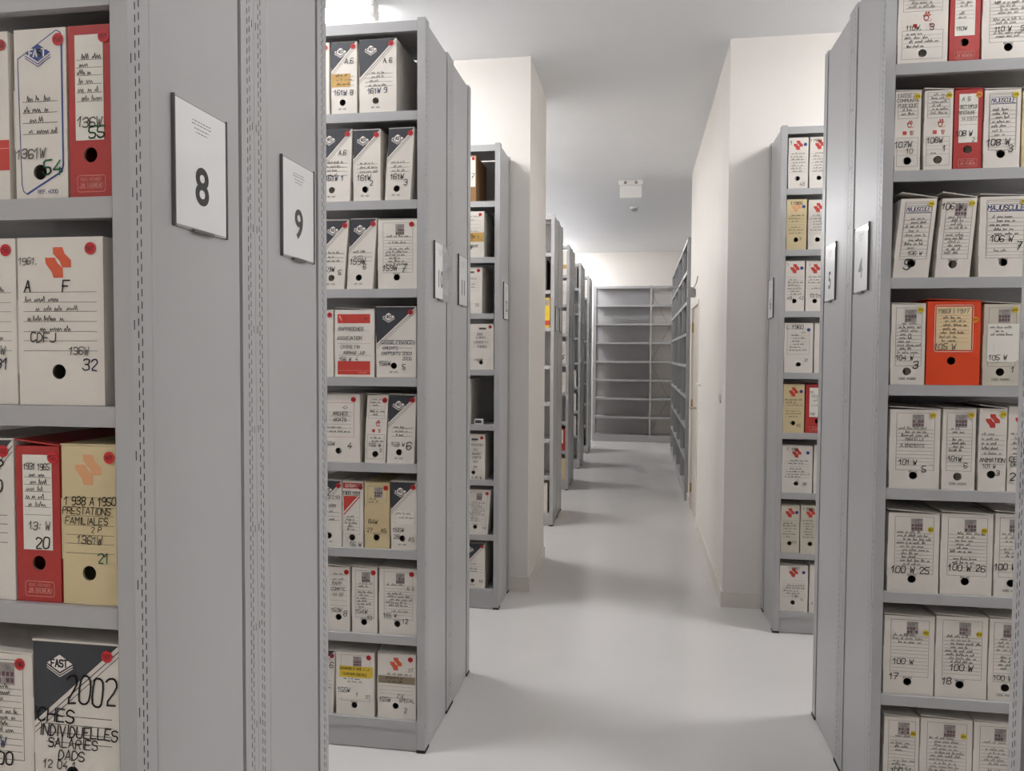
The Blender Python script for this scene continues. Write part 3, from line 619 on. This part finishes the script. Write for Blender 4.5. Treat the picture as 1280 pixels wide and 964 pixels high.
side_rack()

# ---------------------------------------------------------------- end signs
def text_mesh(txt, size):
    cu = bpy.data.curves.new('digits', 'FONT'); cu.body = txt; cu.size = size; cu.align_x = 'CENTER'; cu.align_y = 'CENTER'
    cu.offset = size*.022; cu.resolution_u = 6
    o = bpy.data.objects.new('digits', cu); COL.objects.link(o)
    dg = bpy.context.evaluated_depsgraph_get(); dg.update()
    me = bpy.data.meshes.new_from_object(o.evaluated_get(dg))
    vs_ = [v.co.copy() for v in me.vertices]; fs = [list(p.vertices) for p in me.polygons]
    bpy.data.objects.remove(o); bpy.data.meshes.remove(me); bpy.data.curves.remove(cu)
    return vs_, fs
def sign(txt, x, yc, side, label, film=False):
    """A5 sheet in a clear holder on a rack end; side +1: faces +x"""
    W, Hh = .18, .235; zc = 1.951; x = x-side*.0025
    t = thing('rack_sign', label, 'sign', (x, yc, zc), 'numbered signs on the rack ends')
    T = lambda r, n, z: (side*n, side*r, z)
    mk = lambda: MB(T)      # r right, n outwards, z up
    b = mk(); b.box(-W/2, W/2, 0, .004, -Hh/2, Hh/2, 'plate'); b.build('holder_plate', t)
    for s in (-1, 1):
        b = mk(); b.box(s*W/2-.0016, s*W/2+.0016, 0, .0072, -Hh/2-.001, Hh/2+.001, 'plate_edge'); b.build('edge_rail', t)
    b = mk(); b.box(-W/2+.003, W/2-.003, .0042, .0052, -Hh/2+.004, Hh/2-.003, 'paper')
    rng = random.Random(txt)
    for k, (wd, z) in enumerate(((.062, .088), (.066, .082), (.05, .074), (.04, .067))):
        if txt: 
            xx = -wd/2
            while xx < wd/2:
                L = rng.uniform(.003, .010)
                b.face([(xx, .0054, z-Hh*.0), (min(xx+L, wd/2), .0054, z), (min(xx+L, wd/2), .0054, z+.0018), (xx, .0054, z+.0018)], 'tiny_print')
                xx += L+.002
    b.build('paper_sheet', t)
    b = mk(); b.box(-.035, .035, .003, .010, -Hh/2-.004, -Hh/2+.001, 'plate_edge'); b.build('lower_clip', t)
    if txt:
        v, f = text_mesh(txt, .098)
        b = mk()
        for q in f: b.face([(v[i].x, .0056, v[i].y-.035) for i in q], 'number')
        b.build('number', t)
    if film:
        b = mk()
        n = 8
        for i in range(n):
            z0 = -Hh/2-.004+(Hh+.008)*i/n; z1 = -Hh/2-.004+(Hh+.008)*(i+1)/n
            f_ = lambda z: .018+.007*math.sin(z*40)+.004*math.cos(z*23)
            b.face([(W/2-.05, .0062, z0), (W/2+.004, f_(z0), z0), (W/2+.004, f_(z1), z1), (W/2-.05, .0062, z1)], 'plate')
        b.build('curled_film', t)
sign('8', XL, 1.393, 1, 'white number 8 sign on the nearest left rack end')
sign('9', XL, 1.823, 1, 'white number 9 sign on the left rack end, right of sign 8')
sign('10', XL, 3.200, 1, 'narrow foreshortened number 10 sign left of centre', film=True)
sign('11', XL, 3.628, 1, 'narrow foreshortened number 11 sign right behind sign 10')
sign('12', -.8648, 4.998, 1, 'narrow number 12 sign beside the wall stub')
sign('5', XR, 3.43, -1, 'number 5 sign on the right rack end, left of sign 4')
sign('4', XR, 2.968, -1, 'number 4 sign on the nearer right rack end')
sign('6', XR, 4.926, -1, 'narrow number 6 sign on the rear right rack end')
for (x, y, n) in far:
    sign('', x, y+.205, 1, 'thin foreshortened sign on the front half of the %s far left rack end' % n)
    sign('', x, y+.60, 1, 'thin foreshortened sign on the rear half of the %s far left rack end' % n)
# ---------------------------------------------------------------- archive boxes
RACKY = {8: 1.18, 10: 2.975, 12: 4.772, 4: 2.739, 6: 4.653, 13: 7.227, 15: 9.216, 16: 11.024, 17: 12.82}
RACKW = {8: 'rack 8', 10: 'rack 10', 12: '', 4: 'rack 4', 6: 'rack 6', 13: '', 15: '', 16: '', 17: ''}
SHELFW = {8: 'top shelf', 7: 'second shelf', 6: 'third shelf', 5: 'fourth shelf', 4: 'fifth shelf', 3: 'sixth shelf', 2: 'seventh shelf', 1: 'lowest shelf'}
GROUPW = {8: 'archive boxes on rack 8', 10: 'archive boxes on rack 10', 12: 'archive boxes on rack 12', 4: 'archive boxes on rack 4', 6: 'archive boxes on rack 6'}
def emblem(mb, cx, cz, s, y, mname):
    """two slanted blades, the upper one to the right"""
    for ox, oz, pp in ((-.5, -.52, ((0, 1), (.55, 1), (.68, .76), (1, .46), (1, 0), (.47, 0), (.36, .30), (.04, .70))), (-.19, -.17, ((0, 1), (.54, 1), (.64, .69), (1, .36), (1, 0), (.49, 0), (.38, .30), (0, .69)))):
        mb.face([(cx+(px*.68+ox)*s, y, cz+(pz*.69+oz)*s) for px, pz in pp][::-1], mname)
def diamond(mb, cx, cz, s, y, fg, bg, txt, rng):
    mb.face([(cx-s, y, cz), (cx, y, cz-s*.62), (cx+s, y, cz), (cx, y, cz+s*.62)], fg)
    for k in (1, 2):
        mb.ribbon([(cx-s, cz-k*s*.17), (cx, cz-s*.62-k*s*.17), (cx+s, cz-k*s*.17)], y, s*.06, fg)
    pen(mb, txt, cx, cz, s*.50, y-.0002, s*.11, bg, rng, s*1.35, slant=0, jit=0)
def shell(mb, cx, cz, s, y, mname):
    for k in range(5):
        a0 = math.radians(30+k*26); a1 = math.radians(30+k*26+17)
        r0, r1 = s*.25, s*(.62+.16*math.sin(k*1.3))
        mb.face([(cx+r0*math.cos(a0), y, cz+r0*math.sin(a0)), (cx+r1*math.cos(a0), y, cz+r1*math.sin(a0)),
                 (cx+r1*1.06*math.cos((a0+a1)/2), y, cz+r1*1.06*math.sin((a0+a1)/2)), (cx+r1*math.cos(a1), y, cz+r1*math.sin(a1)), (cx+r0*math.cos(a1), y, cz+r0*math.sin(a1))][::-1], mname)
    pts = [(cx+s*.28*math.cos(math.radians(a)), cz+s*.28*math.sin(math.radians(a))-s*.02) for a in range(0, 361, 30)]
    mb.ribbon(pts, y, s*.10, mname); mb.ribbon([(cx-s*.2, cz-s*.36), (cx+s*.5, cz-s*.42), (cx+s*.62, cz-s*.2)], y, s*.06, mname)
HOLES = {'fast': (.44, .165), 'red': (.5, .25), 'logo': (.47, .20), 'lined': (.48, .165), 'maj': (.48, .18), 'shell': (.5, .13), 'bands': (.48, .18),
         'orange': (.47, .29), 'redtri': (.46, .15), 'frame': (.5, .165), 'frame0': (.5, .22), 'plain': (.5, .18), 'blueline': (.47, .16), 'maj0': (.5, .155),
         'kraft': (.5, .12), 'grey': (.5, .2), 'yellow': (.5, .2), 'band': (.5, .15), 'green': (.5, .1), 'bandbox': (.5, .2)}
def archive_box(unit, lev, xc, w, h, tilt, design, words, opt):
    rng = random.Random('%s%s%s' % (unit, lev, xc))
    z0 = LV[lev-1]+.0008; sh = math.tan(tilt); depth = .33
    yf = RACKY[unit]+.014+rng.uniform(0, .004)
    lab = words
    if unit in RACKW and RACKW[unit]: lab = '%s, %s of %s' % (words, SHELFW[lev], RACKW[unit])
    t = thing('archive_box', lab, 'archive box', (xc, yf, z0), GROUPW.get(unit, 'archive boxes on the far left racks'))
    T = lambda x, y, z: (x*w+sh*z*h if False else x+sh*z, y, z)
    mk = lambda: MB(T)
    X = lambda f: (f-.5)*w
    Z = lambda f: f*h
    base = opt.get('col') or {'red': 'red', 'orange': 'orange', 'kraft': 'kraft', 'grey': 'greybox', 'yellow': 'yellow'}.get(design, 'carton')
    # --- carton body: hollow, real finger hole in the spine
    b = mk(); hx, hz = HOLES[design]; r = min(.0128, w*.16); cx, cz = X(hx), Z(hz)
    n = 24
    corners = [(-w/2, 0), (w/2, 0), (w/2, h), (-w/2, h)]
    angs = sorted([2*math.pi*k/n+.01 for k in range(n)]+[math.atan2(q[1]-cz, q[0]-cx) % (2*math.pi) for q in corners])
    def outer(a):
        c_, s_ = math.cos(a), math.sin(a); ts = []
        if c_ > 1e-9: ts.append((w/2-cx)/c_)
        if c_ < -1e-9: ts.append((-w/2-cx)/c_)
        if s_ > 1e-9: ts.append((h-cz)/s_)
        if s_ < -1e-9: ts.append((0-cz)/s_)
        q = min(ts); return (cx+c_*q, cz+s_*q)
    for a0, a1 in zip(angs, angs[1:]+[angs[0]+2*math.pi]):
        p0 = (cx+r*math.cos(a0), 0, cz+r*math.sin(a0)); p1 = (cx+r*math.cos(a1), 0, cz+r*math.sin(a1))
        o0, o1 = outer(a0), outer(a1)
        b.face([p0, (o0[0], 0, o0[1]), (o1[0], 0, o1[1]), p1], base)
        b.face([p1, (p1[0], .004, p1[2]), (p0[0], .004, p0[2]), p0], 'inside')
    side = {'red': 'red', 'orange': 'orange', 'kraft': 'kraft', 'grey': 'greybox', 'yellow': 'print_red'}.get(design, base)
    b.box(-w/2, w/2, 0, depth, 0, h, side, skip='f')
    y1, y2, y3, y4 = -.0003, -.0006, -.0008, -.0011
    lines = []; pasted = []; rects = []           # (x0,x1,z) ruled lines, in fractions
    P = b                            # printing goes into the body mesh
    def rules(zs, x0, x1, mname='rule', wd=.0007):
        for zf in zs:
            P.ribbon([(X(x0), Z(zf)), (X(x1), Z(zf))], y1, wd, mname); lines.append((x0, x1, zf))
    if design == 'fast':
        asp = min(.56, .62*w/.16*(h/.27)*1.0) if w > .13 else .40+.5*(w-.10)
        zc = 1-max(.38, min(.52, asp))
        P.face([(X(0), y1, Z(zc)), (X(.985), y1, Z(.998)), (X(0), y1, Z(.998))], 'charcoal')
        dz = .030
        for k in (1, 2):
            P.ribbon([(X(.008), Z(zc-dz*k*1.15)), (X(.99), Z(.998-dz*k*1.15))], y1, .0016 if k == 1 else .0012, 'charcoal')
        diamond(P, X(.31 if w > .13 else .36), Z(.865), min(.24*w, .0246), y1-.0002, 'ink_w', 'ink_k', 'FAST', rng)
        rules([.53, .475, .42, .36] if w > .13 else [.52, .46, .40], .14, .90, 'ink_k', .0010)
        pen(P, 'REF. 4001', X(hx), Z(.075), .0055, y1, .0008, 'ink_k', rng, slant=0, jit=0)
    elif design == 'blueline':
        pts = [(.07, .83), (.82, .985), (.90, .97), (.92, .94), (.92, .20), (.89, .16), (.22, .03), (.14, .05), (.11, .09), (.07, .78), (.07, .83)]
        P.ribbon([(X(a), Z(c)) for a, c in pts], y1, .0016, 'print_blue')
        P.ribbon([(X(.92), Z(.9)), (X(.92), Z(.20)), (X(.89), Z(.16)), (X(.22), Z(.035))], y1-.0001, .0032, 'print_blue')
        diamond(P, X(.46), Z(.86), .024, y1-.0002, 'print_blue', 'ink_w', 'FAST', rng)
        rules([.575, .51, .45, .385], .15, .82, 'rule', .0009)
        pen(P, 'REF. 4000', X(.62), Z(.045), .006, y1, .0009, 'print_blue', rng, slant=0, jit=0)
    elif design == 'red':
        P.frame(X(.18), X(.84), Z(.035), Z(.13), y1, .0011, 'ink_l', .004)
        pen(P, 'J.M. BRUNEAU', X(.51), Z(.072), .0085, y1, .0013, 'ink_l', rng, w*.56, slant=0, jit=0)
        pen(P, 'NOUS ARCHIVES', X(.51), Z(.108), .005, y1, .0006, 'ink_l', rng, w*.5, slant=0, jit=0)
        lb = mk(); lb.rect(X(.16), X(.83), Z(.335), Z(.945), y2, 'label')
        for zf in (.80, .755, .71, .66, .61, .56): lb.ribbon([(X(.2), Z(zf)), (X(.8), Z(zf))], y2-.0001, .0007, 'rule'); lines.append((.2, .8, zf))
        pasted.append((lb, 'label')); rects.append({'red': (.16, .335, .83, .945), 'orange': (.145, .40, .86, .955), 'kraft': (.1, .32, .97, .97)}[design])
    elif design == 'logo':
        emblem(P, X(.48), Z(.85), min(.050, w*.52), y1, opt.get('lc', 'print_orange' if unit in (8, 10) else 'print_red'))
        rules([.675, .615, .56, .50, .44, .385, .325], .06, .92)
    elif design in ('lined', 'maj'):
        P.frame(X(.13), X(.89), Z(.235), Z(.955), y1, .0009, 'rule')
        if design == 'lined':
            if not opt.get('nopic'):
                pw = min(.036, w*.36); px = opt.get('px', .56)
                P.rect(X(px)-pw*.5, X(px)+pw*.5, Z(.775), Z(.935), y1-.0001, 'picture')
                for a in range(4):
                    for c in range(2):
                        if rng.random() < .85:
                            ccx = X(px)-pw*.36+a*pw*.24; ccz = Z(.795)+c*.0115+.003
                            P.rect(ccx-.0032, ccx+.0032, ccz-.004, ccz+.004, y1-.0002, 'picture_dots')
            rules([.745, .70, .655, .61, .565, .52, .475, .43, .385, .34, .295], .15, .87)
        else:
            big = opt.get('bigmaj')
            zc = .86 if big else .865
            P.ribbon([(X(.18), Z(zc-.044)), (X(.86), Z(zc-.044))], y1-.0001, .0022, 'print_blue'); P.ribbon([(X(.18), Z(zc+.044)), (X(.86), Z(zc+.044))], y1-.0001, .0010, 'print_blue')
            pen(P, 'MAJUSCULE', X(.52), Z(zc), .0155 if big else .0135, y1-.0002, .0024 if big else .0016, 'print_blue', rng, w*(.74 if big else .66), slant=.15, jit=0)
            P.frame(X(.15), X(.87), Z(.27), Z(.935), y1, .0007, 'rule')
            rules([.73, .68, .63, .575, .52, .46, .41, .36, .31], .17, .86)
        if opt.get('code'):
            pen(P, 'CODE 410010', X(.5), Z(.075), .0065, y1, .0009, 'ink_k', rng, w*.7, slant=0, jit=0)
        else:
            pen(P, 'REF 410', X(hx), Z(.215), .0055, y1, .0008, 'ink_k', rng, slant=0, jit=0)
    elif design == 'shell':
        P.frame(X(.10), X(.88), Z(.66), Z(.975), y1, .0008, 'rule'); P.frame(X(.08), X(.90), Z(.06), Z(.42), y1, .0008, 'rule')
        shell(P, X(.56), Z(.575), min(.026, w*.26), y1, 'print_red')
        P.rect(X(.30), X(.30)+.012, Z(.455), Z(.455)+.012, y1, 'print_red')
        for k in range(3): pen(P, 'ARCHIV'[:5-k], X(.66), Z(.496-k*.020), .0038, y1, .0007, 'print_red', rng, slant=0, jit=0)
        rules([.93, .885, .84, .795, .75, .70], .13, .86); rules([.36, .31, .26, .20], .1, .88, 'rule', .0005)
    elif design == 'bands':
        P.rect(X(.07), X(.90), Z(.80), Z(.935), y1, 'print_red'); P.rect(X(.07), X(.90), Z(.035), Z(.235), y1, 'print_red')
        P.ribbon([(X(.07), Z(.095)), (X(.90), Z(.095))], y1-.0001, .001, 'ink_l')
        P.face([(X(.09), y1-.0001, Z(.90)), (X(.2), y1-.0001, Z(.82)), (X(.14), y1-.0001, Z(.92))][::1], 'ink_l')
        pen(P, 'ATLANTIC', X(.72), Z(.065), .006, y1-.0002, .0009, 'ink_l', rng, slant=.2, jit=0)
        pen(P, 'REF', X(.8), Z(.865), .006, y1-.0002, .001, 'ink_k', rng, slant=0, jit=0)
        rules([.685, .50, .32], .08, .90)
    elif design == 'orange':
        lb = mk(); lb.rect(X(.17), X(.83), Z(.42), Z(.935), y2, 'label_cream')
        lb.frame(X(.145), X(.86), Z(.40), Z(.955), y2-.0001, .0016, 'ink_w', .006)
        for zf in (.83, .79, .75, .70, .655, .61, .56, .515): lb.ribbon([(X(.21), Z(zf)), (X(.79), Z(zf))], y2-.0001, .0007, 'print_orange'); lines.append((.22, .78, zf))
        pasted.append((lb, 'label')); rects.append({'red': (.16, .335, .83, .945), 'orange': (.145, .40, .86, .955), 'kraft': (.1, .32, .97, .97)}[design])
    elif design == 'redtri':
        P.rect(X(.02), X(.97), Z(.90), Z(.985), y1, 'print_red'); pen(P, 'EXTENDOS', X(.5), Z(.943), .011, y1-.0002, .0022, 'ink_w', rng, w*.7, slant=0, jit=0)
        P.face([(X(.06), y1, Z(.545)), (X(.74), y1, Z(.785)), (X(.06), y1, Z(.785))], 'print_red')
        P.ribbon([(X(.06), Z(.50)), (X(.82), Z(.775))], y1, .004, 'print_red')
        P.frame(X(.05), X(.84), Z(.20), Z(.80), y1, .0007, 'rule')
        rules([.46, .41, .36, .31, .26], .08, .80)
        P.ribbon([(X(.08), Z(.03)), (X(.36), Z(.19))], y1, .0006, 'rule'); P.ribbon([(X(.36), Z(.03)), (X(.08), Z(.19))], y1, .0006, 'rule')
    elif design == 'frame':
        P.frame(X(.10), X(.87), Z(.37), Z(.88), y1, .0010, 'print_red' if unit == 10 else 'rule')
        s = .010; cx2, cz2 = X(.66), Z(.81)
        P.ribbon([(cx2-s, cz2), (cx2, cz2-s*.6), (cx2+s, cz2), (cx2, cz2+s*.6), (cx2-s, cz2)], y1, .0015, 'ink_k')
        rules([.74, .68, .62, .56, .50, .44], .16, .80)
    elif design == 'frame0':
        rules([.88, .80, .72, .64, .56, .48, .40], .12, .88)
    elif design == 'maj0':
        P.rect(X(.42), X(.70), Z(.875), Z(.915), y1, 'rule'); rules([.80, .74, .68, .62, .56, .50, .22], .08, .90, 'rule', .0005)
    elif design == 'kraft':
        lb = mk(); lb.rect(X(.1), X(.97), Z(.32), Z(.97), y2, 'label'); pasted.append((lb, 'label')); rects.append({'red': (.16, .335, .83, .945), 'orange': (.145, .40, .86, .955), 'kraft': (.1, .32, .97, .97)}[design])
    elif design == 'yellow':
        P.rect(X(.5), X(.97), Z(.08), Z(.24), y1, 'print_red'); P.rect(X(.55), X(.92), Z(.74), Z(.95), y1, 'picture')
    elif design == 'green':
        for k in range(2):
            for s in (-1, 1):
                P.ribbon([(X(.45), Z(.2+k*.13)), (X(.62), Z(.13+k*.13)), (X(.85), Z(.27+k*.13))], y1, .012, 'print_green')
        rules([.9, .85, .8, .75, .7, .65, .6, .55, .5], .3, .95, 'ink_k', .001)
    elif design == 'bandbox':
        P.rect(X(0), X(1), Z(.18), Z(.36), y1, 'print_red'); P.ribbon([(X(0), Z(.31)), (X(1), Z(.31))], y1-.0001, .0012, 'ink_l')
    if rng.random() < .30 and unit in (10, 4):
        dc = mk(); s_ = rng.choice((-1, 1)); e0 = cx+s_*r*rng.uniform(-.5, .3)
        xa_, xb_ = (-w/2+.004, e0) if s_ < 0 else (e0, w/2-.004)
        dc.box(min(xa_, xb_), max(xa_, xb_), .018, depth-.02, .002, h*.86, 'cream2'); dc.build('documents', t)
    # --- pasted labels and tape
    for key in ('ov', 'ov2'):
        if key in opt:
            mname, x0, za, x1, zb = opt[key]
            lb = mk(); lb.face([(X(x0), y3, Z(za)), (X(x1-.12*(x1-x0)), y3, Z(za)), (X(x1), y3-.0008, Z(za+.03)), (X(x1), y3, Z(zb)), (X(x0), y3, Z(zb))], {'paper': 'label'}.get(mname, mname)); pasted.append((lb, 'pasted_label')); rects.append(opt[key][1:])
    if 'tape' in opt:
        mname, x0, za, x1, zb = opt['tape']
        lb = mk(); lb.rect(X(x0), X(x1), Z(za), Z(zb), y3, mname); lb.build('adhesive_tape', t)
    # --- handwriting, on the pasted label where there is one
    def sheet(xf, zf):
        for (mb_, nm_), rc in zip(pasted, rects):
            if rc[0] <= xf <= rc[2] and rc[1] <= zf <= rc[3]: return mb_
        return b
    nscr = opt.get('scr', 99); used = [q[2] for q in opt.get('t', [])]
    done = 0
    for x0, x1, zf in lines:
        if done >= nscr: break
        if any(abs(zf+.02-u) < .045 for u in used) or rng.random() < .12: continue
        xa = x0+rng.uniform(.02, .25)*(x1-x0); xb = x0+rng.uniform(.55, 1.0)*(x1-x0)
        scribble(sheet((x0+x1)/2, zf+.015), X(xa), X(xb), Z(zf)+.001, .0092, y4, .00105, rng.choice(('ink_p', 'ink_k', 'ink_k')), rng); done += 1
    for txt, xf, zf, hf, col in opt.get('t', []):
        hh = hf*h
        pen(sheet(xf, zf), txt, X(xf), Z(zf), hh, y4-.0002, max(.0012, min(.0034, hh*.12)), 'ink_'+col, rng, w*(.60 if sheet(xf, zf) is not b and design in ('red', 'orange') else min(.94, 2*min(xf, 1-xf)*.97 if len(txt) > 2 else .94)))
    b.build('carton', t)
    for lb, nm in pasted: lb.build(nm, t)
    # --- round sticker
    st = opt.get('st')
    if st:
        sx, sz = {'r': (.86, .93), 'r0': (.88, .92), 'y': (.85, .93), 'o': (.86, .93), 'u': (.84, .86)}[st]
        if design == 'red' and st == 'r': sx, sz = .86, .93
        if design == 'orange': sx, sz = .90, .78
        if design == 'lined' and unit == 4 and lev <= 3: sx, sz = .83, .80
        rr = {'r': .0105, 'r0': .0095, 'y': .0095, 'o': .0095, 'u': .0095}[st]
        sx = min(sx, 1-(rr+.001)/w)
        s = mk(); s.cyl((X(sx), y4-.0002, Z(sz)), (0, -1, 0), rr, .0003, 'dot_'+st, 24)
        pen(s, rng.choice(('136', '161', '158', '155')) if st[0] == 'r' else rng.choice(('315', '316', '319')), X(sx), Z(sz), rr*.75, y4-.0007, .0010, 'ink_k', rng, rr*1.5) if st != 'u' else None
        s.build('round_sticker', t)
    # --- lid flap lying on top and side flap glued on the left
    if h < .283 or unit == 4:
        l = mk(); lift = rng.uniform(0, .010) if h < .275 else 0; zz = h+.0006
        if unit == 4 and lev == 6 and tilt: lift = .020
        A = [(-w/2-.001, -.001, zz+lift), (w/2+.001, -.001, zz), (w/2+.001, depth, zz), (-w/2-.001, depth, zz+lift)]
        Bt = [(p_[0], p_[1], p_[2]+.0022) for p_ in A]
        l.face(A[::-1], side); l.face(Bt, side)
        for i in range(4): l.face([A[i], A[(i+1) % 4], Bt[(i+1) % 4], Bt[i]], side)
        l.build('lid', t)
    if base in ('carton', 'cream2', 'beige') and unit in (8, 10, 4, 6):
        l = mk(); za, zb = rng.uniform(.18, .3)*h, rng.uniform(.6, .68)*h
        l.box(-w/2-.0016, -w/2-.0002, -.0006, depth*.5, za, zb, base); l.build('side_flap', t)
for row in BOXES: archive_box(*row)
# blank white card standing on the half-empty shelf of rack 12
t = thing('card_holder', 'small white card holder standing on an emptier shelf of rack 12', 'card holder', (-1.0, 4.80, LV[3]+.0005))
b = MB(); b.rbox(-.03, .03, 0, .012, 0, .035, .003, 'white_plastic'); b.build('holder_frame', t)
b = MB(); b.rect(-.022, .018, .008, .027, -.0004, 'charcoal'); b.build('dark_slip', t)
